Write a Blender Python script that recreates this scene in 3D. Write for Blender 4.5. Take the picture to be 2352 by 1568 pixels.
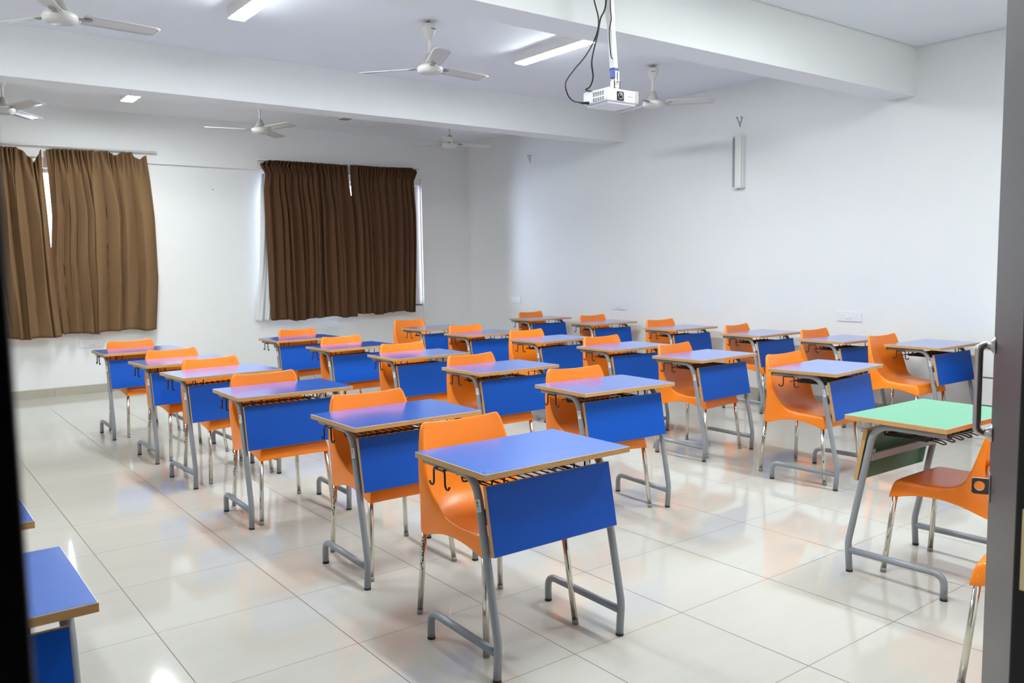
import bpy, bmesh, math, random
from mathutils import Vector, Matrix
random.seed(7)
S = bpy.context.scene
for o in list(bpy.data.objects): bpy.data.objects.remove(o)
COL = S.collection
PI = math.pi

# ------------------------------------------------------------------ camera
cd = bpy.data.cameras.new('camera')
cam = bpy.data.objects.new('camera', cd); COL.objects.link(cam); S.camera = cam
cd.sensor_width = 36; cd.sensor_fit = 'HORIZONTAL'; cd.lens = 29.348
cd.clip_start = 0.05; cd.clip_end = 100
CH = 1.4677
cam.matrix_world = Matrix(((0.7953, 0.0674, -0.6025, 0), (-0.6061, 0.0640, -0.7928, 0), (-0.0149, 0.9957, 0.0917, CH), (0, 0, 0, 1)))
cd.dof.use_dof = True; cd.dof.focus_distance = 3.4; cd.dof.aperture_fstop = 8.0
# ------------------------------------------------------------------ world, exposure
w = bpy.data.worlds.new('world'); S.world = w; w.use_nodes = True
bg = w.node_tree.nodes['Background']; bg.inputs[0].default_value = (0.62, 0.74, 1.0, 1); bg.inputs[1].default_value = 30.0
S.view_settings.view_transform = 'Standard'; S.view_settings.look = 'None'
S.view_settings.exposure = 0.0; S.view_settings.gamma = 1.0; S.view_settings.use_curve_mapping = False
LAMP = 165.0          # luminance of the lit ceiling battens
LAMP_COL = (0.90, 0.98, 1.0)

# ------------------------------------------------------------------ materials
def lin(c): return tuple(((v/255)/12.92 if v/255 <= .04045 else ((v/255+.055)/1.055)**2.4) for v in c)
def mat(name, rgb, rough=.5, metal=0., spec=.5, noise=None, coat=0., bump=None):
    m = bpy.data.materials.new(name); m.use_nodes = True; nt = m.node_tree; b = nt.nodes['Principled BSDF']
    c = lin(rgb) if max(rgb) > 1.001 else rgb
    b.inputs['Base Color'].default_value = (*c, 1); b.inputs['Roughness'].default_value = rough
    b.inputs['Metallic'].default_value = metal; b.inputs['Specular IOR Level'].default_value = spec
    b.inputs['Coat Weight'].default_value = coat; b.inputs['Coat Roughness'].default_value = .22
    if noise or bump:
        tc = nt.nodes.new('ShaderNodeTexCoord'); mp = nt.nodes.new('ShaderNodeMapping'); nz = nt.nodes.new('ShaderNodeTexNoise')
        nt.links.new(tc.outputs['Object'], mp.inputs[0]); nt.links.new(mp.outputs[0], nz.inputs['Vector'])
        sc, amt, st = noise if noise else (bump[0], 0, (1, 1, 1))
        mp.inputs['Scale'].default_value = st; nz.inputs['Scale'].default_value = sc; nz.inputs['Detail'].default_value = 5
        if noise:
            r = nt.nodes.new('ShaderNodeMapRange'); nt.links.new(nz.outputs['Fac'], r.inputs[0])
            r.inputs[1].default_value = .3; r.inputs[2].default_value = .7; r.inputs[3].default_value = 1-amt; r.inputs[4].default_value = 1+amt
            mx = nt.nodes.new('ShaderNodeVectorMath'); mx.operation = 'SCALE'; mx.inputs[0].default_value = c
            nt.links.new(r.outputs[0], mx.inputs['Scale']); nt.links.new(mx.outputs[0], b.inputs['Base Color'])
        if bump:
            bn = nt.nodes.new('ShaderNodeBump'); bn.inputs['Strength'].default_value = bump[1]; bn.inputs['Distance'].default_value = .002
            nt.links.new(nz.outputs['Fac'], bn.inputs['Height']); nt.links.new(bn.outputs[0], b.inputs['Normal'])
    return m
def emit(name, rgb, s):
    m = bpy.data.materials.new(name); m.use_nodes = True; nt = m.node_tree; b = nt.nodes['Principled BSDF']
    b.inputs['Base Color'].default_value = (.8, .8, .8, 1); b.inputs['Emission Color'].default_value = (*rgb, 1); b.inputs['Emission Strength'].default_value = s
    return m
M = {}
M['wall'] = mat('wall_paint', (0.82, 0.82, 0.81), .55, noise=(1.3, .012, (1, 1, 1)), spec=.3)
M['ceiling'] = mat('ceiling_paint', (0.84, 0.85, 0.88), .7, noise=(1.1, .01, (1, 1, 1)), spec=.2)
M['beam'] = mat('beam_paint', (0.85, 0.855, 0.84), .6, noise=(1.0, .01, (1, 1, 1)), spec=.2)
M['skirt'] = mat('skirting_tile', (178, 172, 155), .25, noise=(6, .04, (1, 1, 1)))
M['blue'] = mat('blue_laminate', (0.006, 0.135, 0.64), .22, spec=.5, noise=(220, .04, (1, 1, 1)), coat=1.)
M['bluematt'] = mat('matt_blue_laminate', (0.002, 0.082, 0.47), .45, spec=.22, noise=(220, .05, (1, 1, 1)))
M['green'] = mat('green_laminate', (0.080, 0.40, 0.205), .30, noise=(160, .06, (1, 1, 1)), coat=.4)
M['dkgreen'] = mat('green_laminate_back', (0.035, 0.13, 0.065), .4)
M['wood'] = mat('beech_edge_band', (0.56, 0.31, 0.115), .42, noise=(30, .10, (1, 6, 8)))
M['edgeline'] = mat('laminate_edge_line', (0.80, 0.74, 0.68), .4)
M['frame'] = mat('grey_powder_coat', (0.265, 0.285, 0.31), .33, spec=.6)
M['black'] = mat('black_wire', (0.012, 0.012, 0.014), .35)
M['rubber'] = mat('black_rubber', (0.015, 0.015, 0.016), .6)
M['label'] = mat('paper_label', (0.72, 0.72, 0.72), .6)
M['ink'] = mat('black_ink', (0.02, 0.02, 0.025), .6)
M['orange'] = mat('orange_polypropylene', (1.0, 0.245, 0.006), .33, spec=.5, coat=.12, noise=(300, .03, (1, 1, 1)))
M['chrome'] = mat('chrome_tube', (0.66, 0.64, 0.56), .17, metal=1.)
M['cap'] = mat('grey_plastic_cap', (0.28, 0.27, 0.27), .5)
M['brown'] = mat('brown_curtain_cloth', (0.105, 0.052, 0.026), .85, spec=.15, noise=(400, .12, (1, 1, 1)))
M['litbrown'] = mat('lamplit_brown_curtain_cloth', (0.195, 0.112, 0.054), .85, spec=.15, noise=(400, .12, (1, 1, 1)))  # brown curtain cloth toned paler, the far lamp's light put into its colour
M['lining'] = mat('white_curtain_lining', (0.70, 0.70, 0.71), .9, spec=.1)
M['white'] = mat('white_enamel', (0.80, 0.79, 0.76), .35)
M['fan'] = mat('fan_enamel', (0.66, 0.64, 0.60), .3)
M['fandark'] = mat('fan_motor_grey', (0.36, 0.34, 0.31), .4)
M['plastic'] = mat('white_plastic', (0.80, 0.80, 0.82), .3)
M['switch'] = mat('switch_plastic', (0.84, 0.84, 0.86), .3)
M['greyline'] = mat('socket_grey', (0.30, 0.30, 0.34), .5)
M['steel'] = mat('brushed_steel', (0.55, 0.50, 0.48), .28, metal=1.)
M['brass'] = mat('brass_plate', (0.85, 0.72, 0.42), .3, metal=1.)
M['leaf'] = mat('brown_door_laminate', (0.040, 0.029, 0.030), .42, spec=.5, noise=(9, .22, (60, 60, .6)))
M['jamb'] = mat('dark_brown_frame', (0.012, 0.006, 0.007), .5)
M['cab'] = mat('cabinet_enamel', (0.66, 0.65, 0.63), .4)
M['seam'] = mat('drawer_gap', (0.16, 0.15, 0.15), .6)
M['tape'] = mat('blue_tape', (0.02, 0.05, 0.32), .4)
M['lens'] = mat('lens_glass', (0.01, 0.01, 0.012), .05)
M['vent'] = mat('vent_dark', (0.16, 0.15, 0.15), .6)
M['alu'] = mat('aluminium_reflector', (0.30, 0.32, 0.36), .35, metal=.6)
M['diffoff'] = mat('unlit_diffuser', (0.25, 0.23, 0.20), .5)
M['winframe'] = mat('window_aluminium', (0.72, 0.72, 0.74), .4)
M['lit'] = emit('lit_diffuser', LAMP_COL, LAMP)
M['corr'] = mat('corridor_paint', (0.10, 0.09, 0.09), .8)
# glass
g = bpy.data.materials.new('window_glass'); g.use_nodes = True; nt = g.node_tree; nt.nodes.clear()
o_ = nt.nodes.new('ShaderNodeOutputMaterial'); tr = nt.nodes.new('ShaderNodeBsdfTransparent'); gl = nt.nodes.new('ShaderNodeBsdfGlossy'); ms = nt.nodes.new('ShaderNodeMixShader'); fr = nt.nodes.new('ShaderNodeFresnel')
gl.inputs['Roughness'].default_value = .02; nt.links.new(fr.outputs[0], ms.inputs[0]); nt.links.new(tr.outputs[0], ms.inputs[1]); nt.links.new(gl.outputs[0], ms.inputs[2]); nt.links.new(ms.outputs[0], o_.inputs[0])
M['glass'] = g
# floor tiles
def floor_mat():
    m = bpy.data.materials.new('polished_floor_tiles'); m.use_nodes = True; nt = m.node_tree; N = nt.nodes.new; Lk = nt.links.new
    b = nt.nodes['Principled BSDF']; ge = N('ShaderNodeNewGeometry'); sp = N('ShaderNodeSeparateXYZ'); Lk(ge.outputs['Position'], sp.inputs[0])
    def ma(op, a, bb=None, c=None):
        n = N('ShaderNodeMath'); n.operation = op
        for i, v in enumerate((a, bb, c)):
            if v is None: continue
            if isinstance(v, (int, float)): n.inputs[i].default_value = v
            else: Lk(v, n.inputs[i])
        return n.outputs[0]
    def axis(out, off, size, lw):
        t = ma('DIVIDE', ma('SUBTRACT', out, off), size); f = ma('FRACT', t); i = ma('FLOOR', t)
        d = ma('MULTIPLY', ma('MINIMUM', f, ma('SUBTRACT', 1, f)), size)
        return i, ma('LESS_THAN', d, lw/2)
    ix, lx = axis(sp.outputs[0], .8144, .5973, .0042); iy, ly = axis(sp.outputs[1], 4.0876, .6027, .0028)
    line = ma('MAXIMUM', lx, ly)
    cb = N('ShaderNodeCombineXYZ'); Lk(ix, cb.inputs[0]); Lk(iy, cb.inputs[1])
    wn = N('ShaderNodeTexWhiteNoise'); wn.noise_dimensions = '3D'; Lk(cb.outputs[0], wn.inputs['Vector'])
    mp = N('ShaderNodeMapping'); mp.inputs['Scale'].default_value = (1.2, 9, 1); Lk(ge.outputs['Position'], mp.inputs[0])
    ad = N('ShaderNodeVectorMath'); ad.operation = 'ADD'; Lk(mp.outputs[0], ad.inputs[0])
    sc = N('ShaderNodeVectorMath'); sc.operation = 'SCALE'; sc.inputs['Scale'].default_value = 17; Lk(wn.outputs['Color'], sc.inputs[0]); Lk(sc.outputs[0], ad.inputs[1])
    nz = N('ShaderNodeTexNoise'); nz.inputs['Scale'].default_value = 2.2; nz.inputs['Detail'].default_value = 6; Lk(ad.outputs[0], nz.inputs['Vector'])
    k = ma('ADD', ma('MULTIPLY', ma('SUBTRACT', nz.outputs['Fac'], .5), .085), ma('ADD', ma('MULTIPLY', wn.outputs['Value'], .03), .985))
    v = N('ShaderNodeVectorMath'); v.operation = 'SCALE'; v.inputs[0].default_value = (0.52, 0.498, 0.445); Lk(k, v.inputs['Scale'])
    mx = N('ShaderNodeMix'); mx.data_type = 'RGBA'; Lk(line, mx.inputs['Factor']); Lk(v.outputs[0], mx.inputs['A']); mx.inputs['B'].default_value = (0.13, 0.085, 0.065, 1)
    Lk(mx.outputs['Result'], b.inputs['Base Color'])
    Lk(ma('ADD', ma('MULTIPLY', line, .4), .065), b.inputs['Roughness']); b.inputs['Specular IOR Level'].default_value = .62
    return m
M['floor'] = floor_mat()

# ------------------------------------------------------------------ helpers
def box(bm, x0, x1, y0, y1, z0, z1, mi=0, mt=None):
    vs = [bm.verts.new(Vector((x, y, z)) if mt is None else mt @ Vector((x, y, z))) for z in (z0, z1) for y in (y0, y1) for x in (x0, x1)]
    fs = []
    for q in ((0, 2, 3, 1), (4, 5, 7, 6), (0, 1, 5, 4), (2, 6, 7, 3), (0, 4, 6, 2), (1, 3, 7, 5)):
        f = bm.faces.new([vs[i] for i in q]); f.material_index = mi; fs.append(f)
    return fs
def smooth_path(pts, r=.04, n=6):
    """round the corners of a polyline"""
    P = [Vector(p) for p in pts]; out = [P[0]]
    for i in range(1, len(P)-1):
        a, b, c = P[i-1], P[i], P[i+1]
        d = min(r, (a-b).length*.49, (c-b).length*.49); p = b+(a-b).normalized()*d; q = b+(c-b).normalized()*d
        for k in range(n+1):
            t = k/n; out.append(p*(1-t)**2+b*2*t*(1-t)+q*t*t)
    out.append(P[-1]); return out
def catmull(pts, n=8):
    P = [Vector(p) for p in pts]; P = [P[0]*2-P[1]]+P+[P[-1]*2-P[-2]]; out = []
    for i in range(1, len(P)-2):
        for k in range(n):
            t = k/n; a, b, c, d = P[i-1:i+3]
            out.append(.5*((2*b)+(c-a)*t+(2*a-5*b+4*c-d)*t*t+(3*b-a-3*c+d)*t**3))
    out.append(P[-2]); return out
def tube(bm, pts, r, seg=10, mi=0, cap=True, closed=False):
    P = [Vector(p) for p in pts]; n = len(P); rings = []; up = None
    for i in range(n):
        t = (P[min(i+1, n-1)]-P[max(i-1, 0)]).normalized()
        if up is None:
            up = Vector((0, 0, 1)) if abs(t.z) < .9 else Vector((1, 0, 0))
        up = (up-t*up.dot(t)).normalized(); s = t.cross(up)
        rr = r[i] if isinstance(r, (list, tuple)) else r
        rings.append([bm.verts.new(P[i]+(up*math.cos(2*PI*k/seg)+s*math.sin(2*PI*k/seg))*rr) for k in range(seg)])
    for i in range(n-1):
        for k in range(seg):
            f = bm.faces.new((rings[i][k], rings[i][(k+1) % seg], rings[i+1][(k+1) % seg], rings[i+1][k])); f.smooth = True; f.material_index = mi
    if cap:
        f = bm.faces.new(rings[0]); f.material_index = mi; f = bm.faces.new(rings[-1][::-1]); f.material_index = mi
def lathe(bm, prof, seg=32, cx=0, cy=0, mi=0):
    rings = [[bm.verts.new((cx+max(r, 1e-4)*math.cos(2*PI*k/seg), cy+max(r, 1e-4)*math.sin(2*PI*k/seg), z)) for k in range(seg)] for r, z in prof]
    for i in range(len(rings)-1):
        for k in range(seg):
            f = bm.faces.new((rings[i][k], rings[i][(k+1) % seg], rings[i+1][(k+1) % seg], rings[i+1][k])); f.smooth = True; f.material_index = mi
def obj(name, bm, mats, parent=None, bevel=0, loc=None, rot=None):
    bmesh.ops.recalc_face_normals(bm, faces=bm.faces)
    me = bpy.data.meshes.new(name); bm.to_mesh(me); bm.free()
    o = bpy.data.objects.new(name, me); COL.objects.link(o)
    for m in (mats if isinstance(mats, (list, tuple)) else [mats]): me.materials.append(m)
    if parent: o.parent = parent
    if loc: o.location = loc
    if rot: o.rotation_euler = rot
    if bevel:
        b = o.modifiers.new('bevel', 'BEVEL'); b.width = bevel; b.segments = 2; b.limit_method = 'ANGLE'; b.angle_limit = math.radians(40)
    return o
def boxobj(name, x0, x1, y0, y1, z0, z1, m, parent=None, bevel=0):
    bm = bmesh.new(); box(bm, x0, x1, y0, y1, z0, z1); return obj(name, bm, m, parent, bevel)
def tag(o, label, cat, group=None, kind=None):
    o['label'] = label; o['category'] = cat
    if group: o['group'] = group
    if kind: o['kind'] = kind
    return o
def thing(name, label, cat, loc=(0, 0, 0), rz=0, group=None):
    o = bpy.data.objects.new(name, None); COL.objects.link(o); o.location = loc; o.rotation_euler = (0, 0, rz); o.empty_display_size = .1
    return tag(o, label, cat, group)
def struct(o, label=None):
    o['kind'] = 'structure'
    if label: o['label'] = label
    return o
def dup(root, loc, rz, label, group=None):
    r = root.copy(); COL.objects.link(r); r.location = loc; r.rotation_euler = (0, 0, rz); r['label'] = label
    if group: r['group'] = group
    for ch in list(root.children):
        c = ch.copy(); COL.objects.link(c); c.parent = r
        for g_ in ch.children:
            d = g_.copy(); COL.objects.link(d); d.parent = c
    return r

# ------------------------------------------------------------------ the room
XR, XL, YB, YF, ZC = 7.53, -3.2, 11.0, 0.5, 3.36
bm = bmesh.new(); box(bm, XL-.2, XR+.2, -1.9, YB+.25, -.1, 0); struct(obj('floor', bm, M['floor']), 'polished beige floor tiles with thin dark joints')
# ceiling slab, then the plaster panel of the near bay with its shadow gap
bm = bmesh.new(); box(bm, XL-.2, XR+.2, YF-.2, YB+.25, ZC, ZC+.15); struct(obj('ceiling', bm, M['ceiling']), 'white painted ceiling')
bm = bmesh.new(); box(bm, XL, XR-.012, YF, 3.868, ZC-.02, ZC-.001); struct(obj('ceiling', bm, M['ceiling']), 'ceiling panel of the near bay with a dark gap at its rim')
for i, (y0, y1, z0) in enumerate(((3.88, 4.15, 2.915), (7.56, 7.84, 2.965))):
    struct(boxobj('trim_%d' % (i+1), XL, XR, y0, y1, z0, ZC, M['beam']), ('near' if i == 0 else 'far')+' white ceiling beam')
struct(boxobj('wall_right', XR, XR+.2, YF-.2, YB+.25, 0, ZC, M['wall']), 'long plain white wall')
struct(boxobj('wall_left', XL-.2, XL, YF-.2, YB+.25, 0, ZC, M['wall']))
# window wall: lintel band and corner column stand 40 mm proud of the infill
W1 = (0.35, 2.72, .87, 2.66); W2 = (4.22, 6.67, .87, 2.68)
bm = bmesh.new(); yi = YB+.04; yo = YB+.25
box(bm, XL, XR, YB, yo, 2.775, ZC); box(bm, 6.68, XR, YB, yo, 0, 2.775)
for a, b in ((XL, W1[0]), (W1[1], W2[0]), (W2[1], 6.68)): box(bm, a, b, yi, yo, 0, 2.775)
for Wn in (W1, W2):
    box(bm, Wn[0], Wn[1], yi, yo, 0, Wn[2]); box(bm, Wn[0], Wn[1], yi, yo, Wn[3], 2.775)
struct(obj('wall_back', bm, M['wall']), 'white wall with the two curtained windows')
# front wall with the double door opening
DX0, DX1, DH = 0.033, 1.30, 2.25
bm = bmesh.new()
box(bm, XL-.2, DX0-.06, YF-.17, YF, 0, ZC); box(bm, DX1+.06, XR+.2, YF-.17, YF, 0, ZC); box(bm, DX0-.06, DX1+.06, YF-.17, YF, DH+.06, ZC)
struct(obj('wall_front', bm, M['wall']), 'wall with the doorway')
# corridor the picture is taken from
bm = bmesh.new()
box(bm, -2.5, 4, -1.8, -1.7, 0, 2.9); box(bm, -2.6, -2.5, -1.8, .33, 0, 2.9); box(bm, 4, 4.1, -1.8, .33, 0, 2.9); box(bm, -2.6, 4.1, -1.8, .33, 2.9, 3.0)
struct(obj('wall_corridor', bm, M['corr']))
# skirting
def skirting(name, axis, a, b, c0, c1):
    bm = bmesh.new(); p = a
    while p < b-1e-6:
        q = min(p+.6, b)
        if axis == 'x': box(bm, p+.001, q-.001, c0, c1, 0, .10)
        else: box(bm, c0, c1, p+.001, q-.001, 0, .10)
        p = q
    return struct(obj(name, bm, M['skirt'], bevel=.0015), 'beige tile skirting')
skirting('baseboard_back', 'x', XL, 6.68, YB+.025, yi); skirting('baseboard_column', 'x', 6.68, XR-.012, YB-.012, YB)
skirting('baseboard_right', 'y', YF, YB-.012, XR-.012, XR); skirting('baseboard_left', 'y', YF, YB+.02, XL, XL+.012)
# windows
def window(n, Wn):
    x0, x1, z0, z1 = Wn; bm = bmesh.new(); y0, y1 = YB+.16, YB+.20; f = .045
    box(bm, x0, x1, y0, y1, z0, z0+f); box(bm, x0, x1, y0, y1, z1-f, z1); box(bm, x0, x0+f, y0, y1, z0+f, z1-f); box(bm, x1-f, x1, y0, y1, z0+f, z1-f)
    nm = 4
    for i in range(1, nm):
        x = x0+(x1-x0)*i/nm; box(bm, x-.02, x+.02, y0, y1, z0+f, z1-f)
    wd = struct(obj('window_%d' % n, bm, M['winframe'], bevel=.003), 'white framed window behind the brown curtains')
    bm = bmesh.new(); box(bm, x0+f, x1-f, YB+.178, YB+.182, z0+f, z1-f); obj('pane', bm, M['glass'], wd)
    bm = bmesh.new(); z = z0+.1
    while z < z1-.05: box(bm, x0, x1, YB+.225, YB+.231, z, z+.006); z += .12
    obj('grille', bm, M['greyline'], wd)
    bm = bmesh.new(); box(bm, x0, x1, YB+.03, YB+.16, z0-.0, z0+.012); obj('sill', bm, M['jamb'], wd)
window(1, W1); window(2, W2)

# ------------------------------------------------------------------ door frame and the open leaf
bm = bmesh.new()
for x0, x1 in ((DX0-.06, DX0), (DX1, DX1+.06)): box(bm, x0, x1, .30, .505, 0, DH)
box(bm, DX0-.06, DX1+.06, .30, .505, DH, DH+.06)
box(bm, DX0-.06-.12, DX0-.06, .30, .329, 0, DH+.06); box(bm, DX1+.06, DX1+.30, .30, .329, 0, DH+.06)
fr_ = struct(obj('trim_3', bm, M['jamb'], bevel=.003), 'dark brown door frame, out of focus at the left edge')
boxobj('strike_plate', DX1-.003, DX1, .44, .4935, .985, 1.105, M['brass'], fr_)
A_ = math.atan2(.302, .61)   # direction of the open leaf
door = struct(thing('door_1', 'brown laminate door leaf swung open with steel handle', 'door', (1.333, .508, 0), A_))
door.name = 'door_1'; del door['category']
Ld = .678
boxobj('door_leaf', .002, Ld, -.036, 0, .008, 2.2, M['leaf'], door, .0015)
hx = Ld-.055
bm = bmesh.new()
tube(bm, smooth_path([(hx, .0, 1.281), (hx, .031, 1.281), (hx, .031, 1.091), (hx, .0, 1.091)], .030, 8), .0082, 14)
h_ = obj('door_handle', bm, M['steel'], door)
for z in (1.281, 1.091):
    bm = bmesh.new(); lathe(bm, [(.0001, .0), (.019, .0), (.019, .004), (.012, .010), (.0085, .017), (.0001, .017)], 20)
    obj('rose', bm, M['steel'], h_, loc=(hx, 0, z), rot=(-PI/2, 0, 0))
bm = bmesh.new(); box(bm, hx-.005, hx+.035, 0, .003, .940, 1.000)
hp = obj('hasp', bm, M['steel'], door, .001)
bm = bmesh.new()   # staple plate with a round hole, standing out from the leaf
n = 24; cy, cz, r0 = .021, .972, .0105; y0, y1, z0, z1 = .003, .036, .954, .989
xs = (hx+.006, hx+.012); ring = {}
for x in xs:
    inner = [bm.verts.new((x, cy+r0*math.cos(2*PI*k/n), cz+r0*math.sin(2*PI*k/n))) for k in range(n)]; outer = []
    for k in range(n):
        c, s = math.cos(2*PI*k/n), math.sin(2*PI*k/n); t = min(((y1-cy) if c > 0 else (cy-y0))/max(abs(c), 1e-6), ((z1-cz) if s > 0 else (cz-z0))/max(abs(s), 1e-6))
        outer.append(bm.verts.new((x, cy+c*t, cz+s*t)))
    ring[x] = (inner, outer)
    for k in range(n): bm.faces.new((inner[k], inner[(k+1) % n], outer[(k+1) % n], outer[k]))
for k in range(n):
    for j in (0, 1):
        a, b = ring[xs[0]][j], ring[xs[1]][j]; bm.faces.new((a[k], a[(k+1) % n], b[(k+1) % n], b[k]))
obj('staple', bm, M['steel'], hp)

# ------------------------------------------------------------------ school desk
TW, TD, TZ = .69, .47, .755
def make_desk(top, pan_front, pan_back, label, loc, rz):
    t = thing('school_desk', label, 'desk', loc, rz, 'school desks with slanted front panels')
    bm = bmesh.new(); z1 = TZ; z0 = TZ-.022; zl = TZ-.0022; e = .0005
    for f in box(bm, -TW/2, TW/2, -TD/2, TD/2, z0, zl): f.material_index = 1
    for f in box(bm, -TW/2+e, TW/2-e, -TD/2+e, TD/2-e, zl, z1-.0008): f.material_index = 2
    fs = box(bm, -TW/2+.0025, TW/2-.0025, -TD/2+.0025, TD/2-.0025, z1-.0008, z1)
    obj('tabletop', bm, [M[top], M['wood'], M['edgeline']], t)
    # slanted modesty panel
    bm = bmesh.new(); p0 = Vector((0, -.196, .442)); p1 = Vector((0, -.150, .688)); d = (p1-p0); ln = d.length; d.normalize(); nrm = Vector((0, -d.z, d.y))
    mt = Matrix.Translation(p0) @ Matrix(((1, 0, 0, 0), (0, nrm.y, d.y, 0), (0, nrm.z, d.z, 0), (0, 0, 0, 1)))
    hw = .296
    fs = box(bm, -hw, hw, -.001, .017, 0, ln, 1, mt)
    box(bm, -hw+.001, hw-.001, .0171, .0178, .001, ln-.001, 0, mt); box(bm, -hw+.001, hw-.001, -.0017, -.001, .001, ln-.001, 2, mt)
    obj('modesty_panel', bm, [M[pan_front], M['wood'], M[pan_back]], t)
    for s in (-1, 1):
        x = s*.2995; bm = bmesh.new(); r = .0153
        tube(bm, smooth_path([(x, -.222, .006), (x, -.232, .135), (x, -.172, .4265)], .028, 6)+smooth_path([(x, -.172, .4265), (x, -.112, .718), (x, .222, .718)], .085, 8)[1:], r, 14)
        tube(bm, smooth_path([(x, .222, .006), (x, .222, .112), (x, -.222, .104)], .07, 8), r, 14)
        fr_ = obj('leg_frame', bm, M['frame'], t)
        for y in (-.222, .222):
            bm = bmesh.new(); tube(bm, [(x, y, 0), (x, y, .010)], .0158, 14); obj('foot_cap', bm, M['rubber'], fr_)
        bm = bmesh.new(); tube(bm, [(x, .221, .718), (x, .229, .718)], .0152, 14); obj('end_cap', bm, M['rubber'], fr_)
        if s < 0:
            bm = bmesh.new(); q0 = Vector((x, -.1375, .596)); q1 = Vector((x, -.1285, .640))
            d2 = (q1-q0).normalized(); L2 = (q1-q0).length; out = Vector((-.8, -.6, 0)); out = (out-d2*out.dot(d2)).normalized(); sd = d2.cross(out)
            mt2 = Matrix.Translation(q0+out*.0128) @ Matrix(((sd.x, out.x, d2.x, 0), (sd.y, out.y, d2.y, 0), (sd.z, out.z, d2.z, 0), (0, 0, 0, 1)))
            box(bm, -.0085, .0085, 0, .0024, 0, L2, 0, mt2)
            for a, b, c, d3 in ((.036, .039, -.006, .001), (.031, .034, -.006, .002), (.026, .028, -.006, -.001), (.022, .024, -.006, .002), (.018, .0195, -.005, .001), (.012, .014, .001, .004), (.007, .009, -.003, 0)):
                box(bm, c, d3, .0024, .0027, a, b, 1, mt2)
            obj('barcode_label', bm, [M['label'], M['ink']], fr_)
    bm = bmesh.new(); box(bm, -.288, .288, -.150, -.128, .545, .580); obj('crossbar', bm, M['frame'], t, .003)
    for s in (-1, 1):
        bm = bmesh.new(); box(bm, s*.27-.012, s*.27+.012, -.158, -.128, .582, .600); obj('bracket', bm, M['frame'], t, .002)
    # wire book basket
    bm = bmesh.new(); zb = .667; rw = .0029; x0, x1 = -.225, .225; ya, yb = -.105, .125
    for y in (ya, -.01, .085): tube(bm, [(x0, y, zb-.004), (x1, y, zb-.004)], rw*1.5, 8)
    k = 0; xs = [x0+.012+(x1-x0-.024)*i/11 for i in range(12)]
    for i in range(0, 12, 2):
        a, b = xs[i], xs[i+1]
        tube(bm, smooth_path([(a, ya-.012, zb), (a, yb, zb), (a+.004, yb+.03, zb-.010), (b-.004, yb+.03, zb-.010), (b, yb, zb), (b, ya-.012, zb)], .008, 3), rw, 6)
    for xx in (x0, x0+.055, x1-.055, x1):
        tube(bm, smooth_path([(xx, ya, TZ-.022), (xx, ya, zb-.004), (xx, yb-.04, zb-.004), (xx, yb-.04, TZ-.022)], .012, 4), rw*1.25, 6)
    tube(bm, smooth_path([(x0, .02, zb), (x0-.045, .02, zb), (x0-.05, .02, .703)], .01, 3), rw*1.25, 6)
    obj('book_basket', bm, M['black'], t)
    bm = bmesh.new(); x = -.322; rh = .0041
    tube(bm, smooth_path([(x, .168, .652), (x, .160, .640), (x, .146, .640), (x, .137, .652), (x, .137, .706), (x, .060, .706), (x, .060, .652), (x, .051, .640), (x, .037, .640), (x, .029, .652)], .010, 4), rh, 8)
    tube(bm, [(x, .137, .706), (x+.03, .137, .706)], rh, 8); tube(bm, [(x, .075, .706), (x+.03, .075, .706)], rh, 8)
    obj('bag_hook', bm, M['black'], t)
    return t

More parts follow.
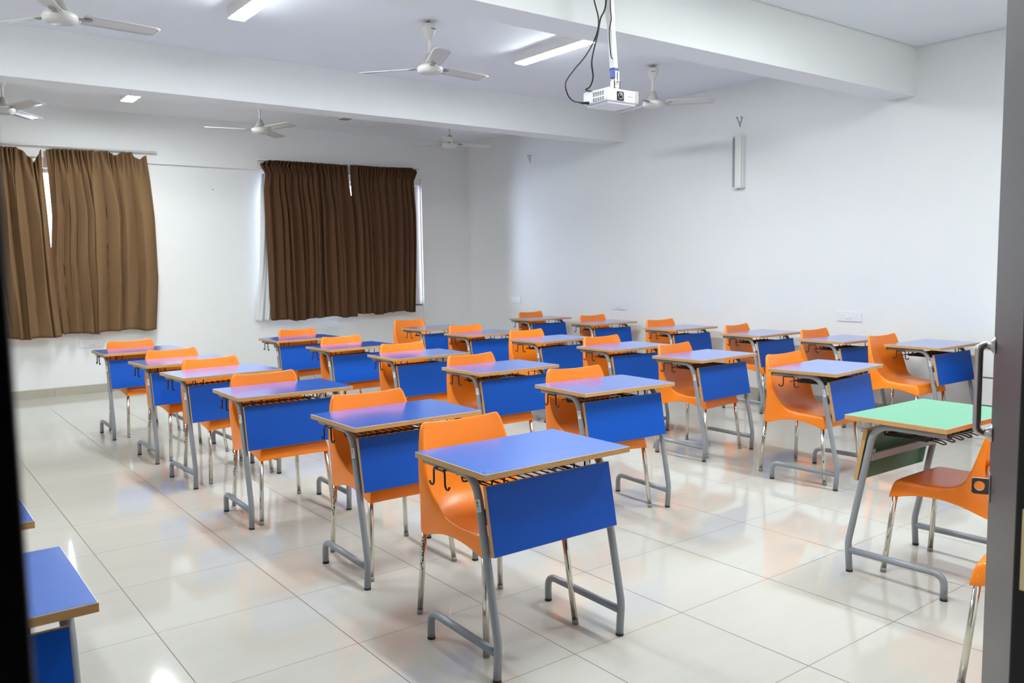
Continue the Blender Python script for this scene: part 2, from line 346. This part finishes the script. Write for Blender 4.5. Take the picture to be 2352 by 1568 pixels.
# ------------------------------------------------------------------ orange chair
def make_chair(label, loc, rz):
    t = thing('orange_chair', label, 'chair', loc, rz, 'orange plastic chairs with chrome legs')
    rows = [(.236, .812, .182, .216, .826, (.189, .233, .820)), (.234, .802, .196, .210, .816, (.206, .230, .808)), (.226, .755, .210, .196, .765, (.220, .218, .758)),
            (.210, .67, .227, .166, .67, (.237, .200, .66)), (.192, .60, .231, .143, .60, (.240, .194, .58)), (.168, .535, .227, .120, .545, (.229, .202, .495)),
            (.128, .487, .214, .100, .505, (.220, .224, .405)), (.080, .460, .208, .075, .478, (.211, .243, .350)), (.03, .448, .208, .04, .460, (.212, .205, .346)),
            (-.03, .443, .208, -.03, .452, (.216, .10, .388)), (-.09, .443, .209, -.09, .449, (.218, -.02, .402)), (-.15, .448, .208, -.15, .449, (.217, -.13, .388)),
            (-.20, .450, .206, -.195, .448, (.216, -.200, .365)), (-.229, .442, .203, -.222, .440, (.214, -.233, .360)), (-.241, .368, .207, -.237, .364, (.2135, -.237, .360))]
    us = [-1, -.93, -.78, -.5, -.2, .2, .5, .78, .93, 1]
    bm = bmesh.new(); grid = []
    for yc, zc, hw, ye, ze, o in rows:
        row = [bm.verts.new((-o[0], o[1], o[2]))]
        for u in us:
            b = abs(u)**2.6; row.append(bm.verts.new((hw*u, yc+(ye-yc)*b, zc+(ze-zc)*b)))
        row.append(bm.verts.new(o)); grid.append(row)
    for i in range(len(grid)-1):
        for j in range(len(grid[0])-1):
            try: f = bm.faces.new((grid[i][j], grid[i][j+1], grid[i+1][j+1], grid[i+1][j])); f.smooth = True
            except ValueError: pass
    # rear apron below the back
    ap = []
    for k, (y, z, hw) in enumerate(((.190, .590, .225), (.205, .50, .226), (.222, .42, .214), (.236, .372, .205))):
        ap.append([bm.verts.new((hw*u, y+.006*abs(u), z-(.0 if k < 3 else .022*abs(u)**3)+(.028 if k == 3 else 0)*(1-abs(u)**3))) for u in (-1, -.8, -.4, 0, .4, .8, 1)])
    for i in range(3):
        for j in range(6): f = bm.faces.new((ap[i][j], ap[i][j+1], ap[i+1][j+1], ap[i+1][j])); f.smooth = True
    sh = obj('seat_shell', bm, M['orange'], t)
    sd = sh.modifiers.new('thick', 'SOLIDIFY'); sd.thickness = .006; sd.offset = -1
    sb = sh.modifiers.new('smooth', 'SUBSURF'); sb.levels = 2; sb.render_levels = 2
    for sx in (-1, 1):
        for top, foot in (((.194, .226, .375), (.2135, .250, 0)), ((.198, -.208, .40), (.2245, -.247, 0))):
            a = Vector((sx*top[0], top[1], top[2])); b = Vector((sx*foot[0], foot[1], 0)); d = (a-b)
            bm = bmesh.new(); tube(bm, [b+d*.04, a], .0122, 14)
            lg = obj('leg', bm, M['chrome'], t)
            bm = bmesh.new(); tube(bm, [b, b+d*.055], [.0128, .0136], 14); obj('foot_cap', bm, M['cap'], lg)
            if sx < 0 and foot[1] > 0:
                bm = bmesh.new(); random.seed(3); out = Vector((-.75, -.66, 0)); sd_ = Vector((.66, -.75, 0)); dn = d.normalized()
                out = (out-dn*out.dot(dn)).normalized(); sd_ = dn.cross(out)
                for k in range(11):
                    p = b+d*(.90-.035*k-(.02 if k > 6 else 0))
                    for m_ in range(2):
                        mt = Matrix.Translation(p+out*.0115+sd_*random.uniform(-.004, .004)+dn*random.uniform(-.003, .003)) @ Matrix(((sd_.x, out.x, dn.x, 0), (sd_.y, out.y, dn.y, 0), (sd_.z, out.z, dn.z, 0), (0, 0, 0, 1)))
                        w_, h_ = random.uniform(.001, .003), random.uniform(.0012, .0036)
                        box(bm, -w_, w_, 0, .0012, -h_, h_, 0, mt)
                obj('marker_writing', bm, M['ink'], lg)
    return t

DESK = {'A1': (1.86, 8.017, .024), 'A2': (1.903, 6.828, .05), 'A3': (1.905, 5.908, .075), 'A4': (1.906, 4.786, -.013), 'A5': (1.997, 3.574, .001), 'A6': (1.957, 2.515, -.006),
        'B1': (3.445, 8.139, .03), 'B2': (3.438, 6.945, .052), 'B3': (3.506, 5.881, .001), 'B4': (3.489, 4.728, .02), 'B5': (3.421, 3.594, -.049),
        'C1': (5.192, 8.284, .062), 'C2': (5.112, 7.232, .062), 'C3': (5.176, 6.167, .048), 'C4': (5.144, 5.156, -.013), 'C5': (5.063, 4.202, .048), 'C6': (5.064, 3.166, .105),
        'D1': (7.043, 8.633, .036), 'D2': (7.055, 7.433, -.013), 'D3': (7.036, 6.185, .008), 'D4': (7.021, 5.115, .014), 'D5': (6.992, 4.201, -.05), 'D6': (7.053, 3.425, -.022),
        'E4': (-.045+.02, 3.895, 0), 'E5': (-.025, 2.94, 0), 'E6': (-.006, 2.172, 0)}
CHAIR = {'A1': (1.885, 8.10, .12), 'A2': (1.925, 6.905, .10), 'A3': (1.948, 5.998, .08), 'A4': (1.90, 4.852, .002), 'A5': (1.995, 3.665, -.05), 'A6': (1.961, 2.723, .007),
         'B1': (3.556, 8.24, .02), 'B2': (3.478, 7.02, .026), 'B3': (3.523, 5.97, -.031), 'B4': (3.444, 4.805, .026), 'B5': (3.436, 3.695, -.13),
         'C1': (5.153, 8.629, -.013), 'C2': (5.083, 7.315, -.029), 'C3': (5.133, 6.305, -.03), 'C4': (5.144, 5.235, -.05), 'C5': (5.085, 4.295, .09), 'C6': (5.075, 3.285, .02),
         'D1': (7.155, 8.755, .03), 'D2': (7.188, 7.555, -.02), 'D3': (7.109, 6.35, -.09), 'D4': (7.055, 5.21, .08), 'D5': (7.032, 4.315, -.03), 'D6': (6.85, 3.545, -.046)}
LINE = {'A': 'leftmost full line', 'B': 'second line from the left', 'C': 'third line from the left', 'D': 'line along the plain right wall'}
NTH = {6: 'nearest', 5: 'second nearest', 4: 'third nearest', 3: 'fourth nearest', 2: 'fifth nearest', 1: 'farthest'}
NTHB = {5: 'nearest', 4: 'second nearest', 3: 'third nearest', 2: 'fourth nearest', 1: 'farthest'}
def dlabel(k):
    c, n = k[0], int(k[1])
    if k == 'A6': return 'biggest blue-topped school desk in front, nearest to the viewer in the middle of the floor'
    if k == 'D6': return 'blue-topped school desk beside the white drawer cabinet at the right wall'
    if k == 'C6': return 'blue-topped school desk just behind the green-topped desk'
    if c == 'E': return {'E6': 'blue-topped desk cut by the dark door frame at lower left', 'E5': 'blue desk corner poking out behind the lower left desk at the door frame', 'E4': 'tiny blue desk corner at the left door frame, highest of three there'}[k]
    return 'blue school desk, %s of the %s' % ((NTHB if c == 'B' else NTH)[n], LINE[c])
def clabel(k):
    c, n = k[0], int(k[1])
    if k == 'A6': return 'biggest orange plastic chair, tucked under the nearest blue desk in the middle'
    if k == 'D6': return 'orange plastic chair seen from the side, left of the desk by the drawer cabinet'
    if k == 'C6': return 'orange plastic chair at the blue desk just behind the green-topped desk'
    if k == 'C1': return 'orange chair standing well back from its desk, below the right window'
    return 'orange chair at the %s desk, %s' % ((NTHB if c == 'B' else NTH)[n], LINE[c])
proto = None
for k, (x, y, a) in DESK.items():
    if proto is None: proto = make_desk('blue', 'bluematt', 'bluematt', dlabel(k), (x, y, 0), a)
    else: dup(proto, (x, y, 0), a, dlabel(k))
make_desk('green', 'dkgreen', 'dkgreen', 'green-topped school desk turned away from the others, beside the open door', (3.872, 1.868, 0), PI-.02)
cproto = None
for k, (x, y, a) in CHAIR.items():
    if cproto is None: cproto = make_chair(clabel(k), (x, y, 0), a)
    else: dup(cproto, (x, y, 0), a, clabel(k))
dup(cproto, (3.915, 1.745, 0), PI, 'orange plastic chair facing away at the green-topped desk')
dup(cproto, (3.13, 1.055, 0), PI+.16, 'orange chair mostly hidden by the open door, only its corner and one leg showing')

# ------------------------------------------------------------------ drawer cabinet by the right wall
t = thing('drawer_cabinet', 'white steel drawer cabinet at the right wall behind the door handle', 'cabinet', (7.29, 2.82, 0))
boxobj('body', -.22, .22, -.27, .27, 0, .765, M['cab'], t, .004)
for i in range(3):
    z0 = .055+i*.228
    d_ = boxobj('drawer', -.232, -.218, -.24, .24, z0, z0+.215, M['cab'], t, .002)
    boxobj('handle_recess', -.234, -.2315, -.06, .06, z0+.165, z0+.185, M['seam'], d_)
boxobj('drawer_gap', -.2215, -.2195, -.245, .245, .05, .73, M['seam'], t)

# ------------------------------------------------------------------ ceiling battens
def batten(x, y0, y1, lit, label):
    L = y1-y0; t = thing('ceiling_light', label, 'light', (x, (y0+y1)/2, ZC), 0, 'batten lights on the ceiling')
    bm = bmesh.new(); h = L/2
    box(bm, -.062, .062, -h, h, -.018, 0)
    for sx in (-1, 1): box(bm, sx*.0605-.0015, sx*.0605+.0015, -h, h, -.080, -.018)
    obj('housing', bm, M['white'], t)
    for s in (-1, 1):
        bm = bmesh.new(); box(bm, -.062, .062, s*h-.004, s*h+.004, -.089, 0); obj('end_cap', bm, M['white'], t, .002)
    bm = bmesh.new(); box(bm, -.057, .057, -h+.005, h-.005, -.086, -.070)
    obj('diffuser', bm, M['lit'] if lit else M['diffoff'], t)
batten(4.79, 4.99, 6.12, True, 'lit white tube light on the ceiling left of the projector pole')
batten(2.23, 5.05, 6.20, True, 'lit white tube light cut by the top edge of the photo')
batten(2.29, 8.60, 9.80, True, 'lit light seen as a small bright square beyond the far beam')
batten(4.74, 8.42, 9.62, False, 'unlit light seen as a small dark patch beyond the far beam')
batten(2.23, 1.55, 2.70, True, 'lit tube light on the near bay ceiling above the nearest desks')
batten(4.79, 1.55, 2.70, True, 'lit tube light on the near bay ceiling above the green desk')
batten(-.6, 5.05, 6.20, True, 'lit tube light over the desks hidden at the left')

# ------------------------------------------------------------------ ceiling fans
def make_fan(label, loc, rz):
    t = thing('ceiling_fan', label, 'fan', loc, rz, 'white three-blade ceiling fans')
    bm = bmesh.new(); tube(bm, [(0, 0, .085), (0, 0, .34)], .011, 12); obj('rod', bm, M['fan'], t)
    bm = bmesh.new(); tube(bm, [(0, 0, .30), (0, 0, .36)], .006, 8); tube(bm, [(-.03, 0, .345), (.03, 0, .345)], .006, 8); obj('hook', bm, M['vent'], t)
    bm = bmesh.new(); lathe(bm, [(.013, .215), (.024, .222), (.045, .26), (.056, .30), (.058, .33), (.054, .333), (.02, .30), (.012, .29)], 28)
    c_ = obj('canopy', bm, M['fan'], t)
    bm = bmesh.new()
    for i, wd in enumerate((.006, .004, .007, .005, .006)): box(bm, -.02+i*.0085, -.02+i*.0085+wd, -.0575, -.053, .288, .293)
    obj('maker_mark', bm, M['ink'], c_)
    bm = bmesh.new(); lathe(bm, [(.014, .115), (.026, .105), (.040, .07), (.058, .035), (.066, .022)], 28); obj('lower_canopy', bm, M['fandark'], t)
    bm = bmesh.new(); lathe(bm, [(.0001, .026), (.070, .024), (.094, .012), (.100, -.002), (.100, -.016), (.097, -.020), (.097, -.024), (.086, -.036), (.05, -.043), (.0001, -.045)], 40); obj('motor', bm, M['fan'], t)
    for k in range(3):
        a = k*2*PI/3; bm = bmesh.new(); n = 10; rows = []
        for i in range(n+1):
            u = i/n; r = .13+u*.46; c = .060+.008*u if u < .96 else .056
            pit = math.radians(14-6*u)
            rows.append([bm.verts.new((r-(.012*abs(s) if u > .97 else 0), s*c*math.cos(pit), .012-s*c*math.sin(pit)-.006*s*s)) for s in (-1, -.5, 0, .5, 1)])
        for i in range(n):
            for j in range(4): f = bm.faces.new((rows[i][j], rows[i][j+1], rows[i+1][j+1], rows[i+1][j])); f.smooth = True
        b = obj('blade', bm, M['fan'], t, rot=(0, 0, a)); s_ = b.modifiers.new('s', 'SOLIDIFY'); s_.thickness = .003
        bm = bmesh.new(); box(bm, .085, .18, -.018, .018, .001, .006)
        for dx in (.145, .165):
            for dy in (-.01, .01): tube(bm, [(dx, dy, -.002), (dx, dy, .008)], .003, 6)
        obj('blade_bracket', bm, M['fandark'], b)
    return t
# world angle of a blade from camera-plane angle th: right vector is at -37.3 degrees
def fa(th): return math.radians(-37.3+th)
f0 = make_fan('white ceiling fan between the two bright tube lights', (3.56, 5.69, 3.0), fa(45))
dup(f0, (6.11, 5.73, 3.0), fa(-6), 'white ceiling fan partly behind the projector')
dup(f0, (1.0, 5.78, 3.0), fa(43), 'white ceiling fan cut by the top left of the photo')
dup(f0, (3.53, 9.22, 3.0), fa(82), 'ceiling fan beyond the far beam, between the two curtained windows')
dup(f0, (5.93, 9.05, 3.0), fa(32), 'faint ceiling fan beyond the far beam, above the right window')
dup(f0, (1.08, 9.32, 3.0), fa(90), 'ceiling fan beyond the far beam cut by the left edge, above the left curtain')

# ------------------------------------------------------------------ projector on its pole
t = thing('projector_mount', 'white square projector pole hanging from the near bay ceiling', 'projector mount', (3.60, 3.68, 2.50))
lean = Vector((-.075, 0, .84))
def along(z): return Vector((lean.x*z/.84, 0, z))
def sq_pole(bm, z0, z1, h, mi=0):
    a, b = along(z0), along(z1); v = [[bm.verts.new(p+Vector((sx*h, sy*h, 0))) for sx, sy in ((-1, -1), (1, -1), (1, 1), (-1, 1))] for p in (a, b)]
    for k in range(4): f = bm.faces.new((v[0][k], v[0][(k+1) % 4], v[1][(k+1) % 4], v[1][k])); f.material_index = mi
    bm.faces.new(v[0]); bm.faces.new(v[1][::-1])
bm = bmesh.new(); sq_pole(bm, .10, .50, .0175); obj('inner_pole', bm, M['white'], t, .002)
bm = bmesh.new(); sq_pole(bm, .385, .855, .0205); obj('outer_pole', bm, M['white'], t, .002)
bm = bmesh.new(); sq_pole(bm, .105, .122, .0195); box(bm, -.034, -.018, -.021, .012, .062, .112); obj('tape_band', bm, M['tape'], t, .002)
bm = bmesh.new(); box(bm, -.018, .018, -.018, .018, .04, .105); box(bm, -.003, .004, -.0195, -.017, .055, .098, 1); obj('bracket_head', bm, [M['white'], M['black']], t, .001)
bm = bmesh.new()
box(bm, -.024, -.002, -.017, -.013, -.012, .048); box(bm, .004, .024, -.017, -.013, -.012, .048); box(bm, -.024, -.018, -.017, .017, -.012, .048); box(bm, .018, .024, -.017, .017, -.012, .048)
for x in (-.013, .013):
    for z in (.008, .026): box(bm, x-.0035, x+.0035, -.0185, -.0168, z-.0025, z+.0025, 1)
tube(bm, [(-.006, -.026, .044), (.012, -.026, .044)], .006, 10, 2)
obj('tilt_bracket', bm, [M['white'], M['vent'], M['steel']], t, .0006)
bm = bmesh.new()
for p, q in (((-.02, 0), (-.11, -.06)), ((.02, 0), (.13, -.02)), ((.02, .01), (.11, .08)), ((-.02, .01), (-.10, .08))):
    tube(bm, smooth_path([(p[0], p[1], -.008), (q[0], q[1], -.008), (q[0]+(.01 if q[0] > 0 else -.01), q[1], -.022)], .006, 3), .0045, 8)
obj('spider_arm', bm, M['white'], t)
pj = thing('projector', 'white projector hanging upside down with its small square lens showing', 'projector', (3.562, 3.672, 2.392), math.radians(-1))
bm = bmesh.new(); box(bm, -.132, .128, -.105, .108, .012, .085); obj('casing', bm, M['plastic'], pj, .010)
bm = bmesh.new(); box(bm, -.115, .112, -.09, .095, 0, .014); obj('bottom_cover', bm, M['plastic'], pj, .006)
bm = bmesh.new(); box(bm, -.056, -.004, -.112, -.100, .018, .070); lr = obj('lens_window', bm, M['black'], pj, .004)
bm = bmesh.new(); lathe(bm, [(.0001, .003), (.010, .002), (.015, 0)], 24); obj('lens', bm, M['lens'], lr, loc=(-.034, -.113, .042), rot=(PI/2, 0, 0))
bm = bmesh.new(); lathe(bm, [(.015, 0), (.018, .002), (.018, -.002), (.015, -.001)], 24); obj('lens_ring', bm, M['steel'], lr, loc=(-.034, -.1125, .042), rot=(PI/2, 0, 0))
bm = bmesh.new()
for i in range(5):
    for j, (z0, z1) in enumerate(((.048, .072), (.020, .040))):
        for s in range(4):
            z = z0+(z1-z0)*s/4; box(bm, -.1332, -.1318, -.075+i*.020, -.062+i*.020, z, z+(z1-z0)/4*.62)
obj('side_vent', bm, M['vent'], pj)
bm = bmesh.new()
for i in range(4):
    for j in range(7): box(bm, .092+i*.010, .098+i*.010, -.1062, -.104, .018+j*.0088, .0225+j*.0088)
obj('front_vent', bm, M['vent'], pj)
tc = bpy.data.curves.new('brand', 'FONT'); tc.body = 'EPSON'; tc.size = .013; tc.extrude = .0002; tc.align_x = 'CENTER'; tc.align_y = 'CENTER'
to = bpy.data.objects.new('tmp', tc); COL.objects.link(to); dg = bpy.context.evaluated_depsgraph_get(); me = bpy.data.meshes.new_from_object(to.evaluated_get(dg)); bpy.data.objects.remove(to)
lg = bpy.data.objects.new('brand_lettering', me); me.materials.clear(); me.materials.append(M['greyline']); COL.objects.link(lg); lg.parent = pj; lg.location = (.052, -.1056, .046); lg.rotation_euler = (PI/2, 0, 0)
# cables
def cable(pts, r, label, name='cable'):
    bm = bmesh.new(); tube(bm, catmull(pts, 8), r, 8); return tag(obj(name, bm, M['black']), label, 'cable', 'black projector cables')
Yc = 3.655
c1 = cable([(3.37, Yc, 3.335), (3.40, Yc, 3.02), (3.443, Yc, 2.876), (3.42, Yc, 2.774), (3.344, Yc, 2.66), (3.245, Yc, 2.56), (3.187, Yc, 2.486), (3.20, Yc, 2.425), (3.26, 3.68, 2.400), (3.34, 3.72, 2.405), (3.425, 3.735, 2.412)], .0042, 'black cable looping left into the side of the projector')
bm = bmesh.new(); tube(bm, [(3.375, 3.735, 2.407), (3.432, 3.735, 2.412)], [.006, .010], 10); p_ = obj('plug', bm, M['black'], c1)
cable([(3.50, 3.64, 3.335), (3.492, 3.642, 2.985), (3.445, 3.640, 2.876), (3.425, 3.642, 2.79), (3.395, 3.65, 2.68), (3.392, 3.66, 2.62), (3.42, 3.68, 2.55), (3.415, 3.70, 2.50), (3.395, 3.715, 2.482), (3.455, 3.72, 2.477)], .0048, 'black cable hanging straight down onto the top of the projector')
cable([(3.50, 3.618, 3.335), (3.502, 3.618, 2.97), (3.51, 3.618, 2.885), (3.495, 3.618, 2.82), (3.497, 3.62, 2.76), (3.51, 3.625, 2.69), (3.53, 3.64, 2.672), (3.56, 3.66, 2.67)], .0034, 'thin black cable bending into the projector pole')
cable([(3.575, 3.70, 2.80), (3.605, 3.70, 2.785), (3.618, 3.70, 2.76), (3.618, 3.70, 2.735), (3.60, 3.70, 2.715)], .0034, 'short black cable bulging out on the right side of the pole')

# ------------------------------------------------------------------ wall light, bare wires, sockets
t = thing('wall_light', 'unlit white vertical tube light fixed to the right wall', 'light', (XR, 5.78, 2.54))
bm = bmesh.new(); box(bm, -.045, 0, -.065, .065, -.285, .27); obj('housing', bm, M['white'], t, .004)
bm = bmesh.new(); box(bm, -.062, -.045, .025, .06, -.28, .25); obj('reflector', bm, M['alu'], t, .003)
bm = bmesh.new(); box(bm, -.075, -.040, -.055, .024, -.28, .265); obj('cover', bm, M['white'], t, .012)
for z in (-.285, .262):
    boxobj('end_cap', -.068, 0, -.068, .068, z-.004, z+.008, M['white'], t, .002)
bm = bmesh.new(); tube(bm, [(-.03, 0, -.30), (-.03, 0, -.285)], .006, 8); obj('switch_knob', bm, M['vent'], t)
def wires(y, z, label):
    bm = bmesh.new(); x = XR-.006
    tube(bm, catmull([(XR, y, z-.05), (x, y+.004, z-.02), (x-.004, y+.022, z+.025), (x-.010, y+.03, z+.05)], 5), .0035, 6)
    tube(bm, catmull([(XR, y-.004, z-.05), (x, y-.004, z-.02), (x-.004, y-.02, z+.02), (x-.008, y-.03, z+.045)], 5), .0035, 6)
    for dy, dz in ((.03, .052), (-.03, .047)): box(bm, x-.018, x-.004, y+dy-.007, y+dy+.007, z+dz-.005, z+dz+.007)
    tag(obj('wire_stub', bm, M['greyline']), label, 'wire', 'bare wires sticking out of the wall')
wires(5.79, 2.955, 'bare wire ends poking from the wall above the unlit wall light'); wires(9.42, 2.955, 'bare wire ends high on the wall near the far corner')
def socket(loc, axis, label, k=1.):
    rz = PI/2 if axis == 'x' else 0      # plate faces -y before turning
    t = thing('wall_socket', label, 'socket', loc, -PI/2 if axis == 'x' else 0, 'white wall socket plates')
    w_, h_ = .128, .048
    bm = bmesh.new(); box(bm, -w_, w_, -.012, 0, -h_, h_); obj('plate', bm, M['plastic'], t, .003)
    for s in (-1, 1):
        bm = bmesh.new(); box(bm, s*.075-.026, s*.075+.026, -.0145, -.012, -.026, .026)
        f_ = obj('socket_face', bm, M['switch'], t, .001)
        bm = bmesh.new()
        for dx, dz, r in ((0, .012, .0045), (-.011, -.009, .0035), (.011, -.009, .0035)): tube(bm, [(s*.075+dx, -.0150, dz), (s*.075+dx, -.0143, dz)], r, 10)
        obj('pin_holes', bm, M['greyline'], f_)
        bm = bmesh.new(); box(bm, s*.016-.013, s*.016+.013, -.0165, -.012, -.024, .022); sw = obj('switch', bm, M['switch'], t, .001)
        bm = bmesh.new(); box(bm, s*.016-.011, s*.016+.011, -.0168, -.0163, -.022, -.018); obj('switch_edge', bm, M['greyline'], sw)
socket((XR, 4.466, .915), 'x', 'white socket plate on the right wall, nearest and largest of the three there')
socket((XR, 7.633, .925), 'x', 'white socket plate in the middle of the right wall')
socket((XR, 9.80, .945), 'x', 'white socket plate on the right wall near the far corner')
socket((5.12, yi, .635), 'y', 'white socket plate under the right window curtain')
socket((2.03, yi, .60), 'y', 'white socket plate under the left window curtain')
bm = bmesh.new(); tube(bm, [(3.56, yi-.012, 2.49), (3.56, yi, 2.49)], .007, 8); tag(obj('wall_plug', bm, M['vent']), 'small dark screw plug in the wall between the two windows', 'screw')

# ------------------------------------------------------------------ curtains
def interp(tab, z):
    tab = sorted(tab)
    if z <= tab[0][0]: return tab[0][1]
    for (a, b), (c, d) in zip(tab, tab[1:]):
        if z <= c: return b+(d-b)*(z-a)/(c-a)
    return tab[-1][1]
def curtain(name, label, mats, y, left, right, top, zb, widths, amp, seed, taper=0, skew=.42, parent=None, lean=0, group=None, phase=0.):
    """left/right: x by z; top: z by s; pleated sheet with real depth"""
    random.seed(seed); NU, NV = 360, 60; folds = len(widths)
    wts = list(widths); tot = sum(wts); acc = [0]
    for w_ in wts: acc.append(acc[-1]+w_/tot)
    ph = [random.uniform(-1, 1) for _ in range(folds+1)]; am = [random.uniform(.75, 1.2)*(1 if w_ < 1.3 else .75) for w_ in widths+[1]]
    mg = [random.uniform(0, 1) for _ in range(folds+1)]
    bm = bmesh.new(); grid = []
    for j in range(NV+1):
        v = j/NV; row = []
        for i in range(NU+1):
            s = i/NU; z1 = interp(top, s); z0 = zb+.012*math.sin(s*9+seed)+.008*math.sin(s*23+seed*2); z = z1+(z0-z1)*v
            sw = s+.018*math.sin(v*3.0+s*5+seed)*v*(1-s)*s*4+.010*math.sin(v*5+s*14+seed)*v
            k = 0
            while k < folds-1 and sw > acc[k+1]: k += 1
            f = min(1, max(0, (sw-acc[k])/(acc[k+1]-acc[k])))
            # each fold: a rounded front with a sharp valley; small pinch pleats in the heading
            wv = math.sin(PI*f)**.75; a = amp*(am[k]*(1-f)+am[k+1]*f)
            grow = .30+.70*min(1, v*3.2); soft = 1-.35*mg[k]*max(0, v-.4)
            pin = .35*amp*math.sin(2*PI*f*2)*max(0, 1-v*7)
            dy = -(a*wv*grow*soft+pin)*(min(1, s/taper) if taper else 1)+.006*math.sin(f*9+v*11+ph[k]*3)*v
            xl, xr = interp(left, z), interp(right, z)
            x = xl+(xr-xl)*(s+.010*math.sin(2*PI*f+ph[k])*min(1, v*3)*min(1, 12*s*(1-s)))
            x += skew*a*wv*grow*(1 if ph[k] > -.35 else -1)*min(1, 12*s*(1-s))
            row.append(bm.verts.new((x, y+dy+lean*v, z)))
        grid.append(row)
    for j in range(NV):
        for i in range(NU): f = bm.faces.new((grid[j][i], grid[j][i+1], grid[j+1][i+1], grid[j+1][i])); f.smooth = True
    o = obj(name, bm, mats, parent); m_ = o.modifiers.new('t', 'SOLIDIFY'); m_.thickness = .003; m_.offset = 0
    if not parent: tag(o, label, 'curtain', group)
    return o
G = 'brown pleated curtains'
YC = 10.905
curtain('curtain', 'brown curtain cut by the left edge, its top corner sagging', M['litbrown'], YC-.035, [(.7, .42), (2.9, .50)], [(.70, 1.685), (1.3, 1.655), (1.6, 1.643), (2.1, 1.625), (2.7, 1.60), (2.86, 1.60)],
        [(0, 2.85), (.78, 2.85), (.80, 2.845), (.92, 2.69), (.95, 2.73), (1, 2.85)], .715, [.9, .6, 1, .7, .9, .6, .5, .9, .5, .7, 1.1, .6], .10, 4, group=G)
curtain('curtain', 'wide brown curtain of the left window, toned as lamplit, top sagging at its right end', M['litbrown'], YC+.045, [(.72, 1.675), (1.3, 1.645), (1.6, 1.638), (2.1, 1.68), (2.7, 1.665), (2.88, 1.66)], [(.74, 2.76), (1.36, 2.81), (2.11, 2.80), (2.6, 2.77), (2.88, 2.745)],
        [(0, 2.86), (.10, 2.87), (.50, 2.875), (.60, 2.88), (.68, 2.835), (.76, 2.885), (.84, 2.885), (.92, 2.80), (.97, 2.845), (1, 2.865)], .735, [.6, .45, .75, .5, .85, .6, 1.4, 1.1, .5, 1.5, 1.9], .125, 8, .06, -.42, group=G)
curtain('curtain', 'brown curtain on the left half of the right window', M['brown'], YC, [(.76, 4.21), (2.5, 4.19), (2.72, 4.215), (2.84, 4.145), (2.9, 4.22)], [(.78, 5.497), (1.6, 5.485), (2.3, 5.462), (2.7, 5.425), (2.92, 5.415)],
        [(0, 2.845), (.05, 2.895), (.5, 2.90), (1, 2.895)], .765, [1.1, .5, .7, .4, .8, .55, .45, .8, .6, 1.2, .5, .9, .5, 1.2, .8], .095, 21, group=G)
curtain('curtain', 'brown curtain on the right half of the right window', M['brown'], YC, [(.8, 5.502), (1.6, 5.490), (2.3, 5.466), (2.7, 5.458), (2.92, 5.458)], [(.78, 6.44), (1.8, 6.48), (2.72, 6.485), (2.86, 6.55), (2.93, 6.49)],
        [(0, 2.905), (.4, 2.90), (.93, 2.915), (1, 2.875)], .79, [1.0, .5, .8, .6, .5, 1.2, .7, .5, .9, .5, .7, .6], .085, 33, .04, group=G)
curtain('curtain', 'white lining hanging out beside the left edge of the right window', M['lining'], 10.965, [(.77, 4.03), (1.5, 4.11), (2.5, 4.165), (2.8, 4.19)], [(.77, 5.50), (2.8, 5.46)],
        [(0, 2.72), (1, 2.80)], .775, [1.0]*13, .03, 5, skew=0, group='white curtain linings')
for x0, x1, lb in ((.3, 2.86, 'white curtain rod over the left window'), (4.13, 6.62, 'curtain rod over the right window')):
    bm = bmesh.new(); tube(bm, [(x0, 10.93, 2.905), (x1, 10.93, 2.905)], .011, 12)
    r_ = tag(obj('curtain_rod', bm, M['white']), lb, 'curtain rod', 'curtain rods')
    for x in (x0+.02, (x0+x1)/2, x1-.05):
        bm = bmesh.new(); box(bm, x-.012, x+.012, 10.935, 11.0, 2.895, 2.925); obj('rod_bracket', bm, M['white'], r_)
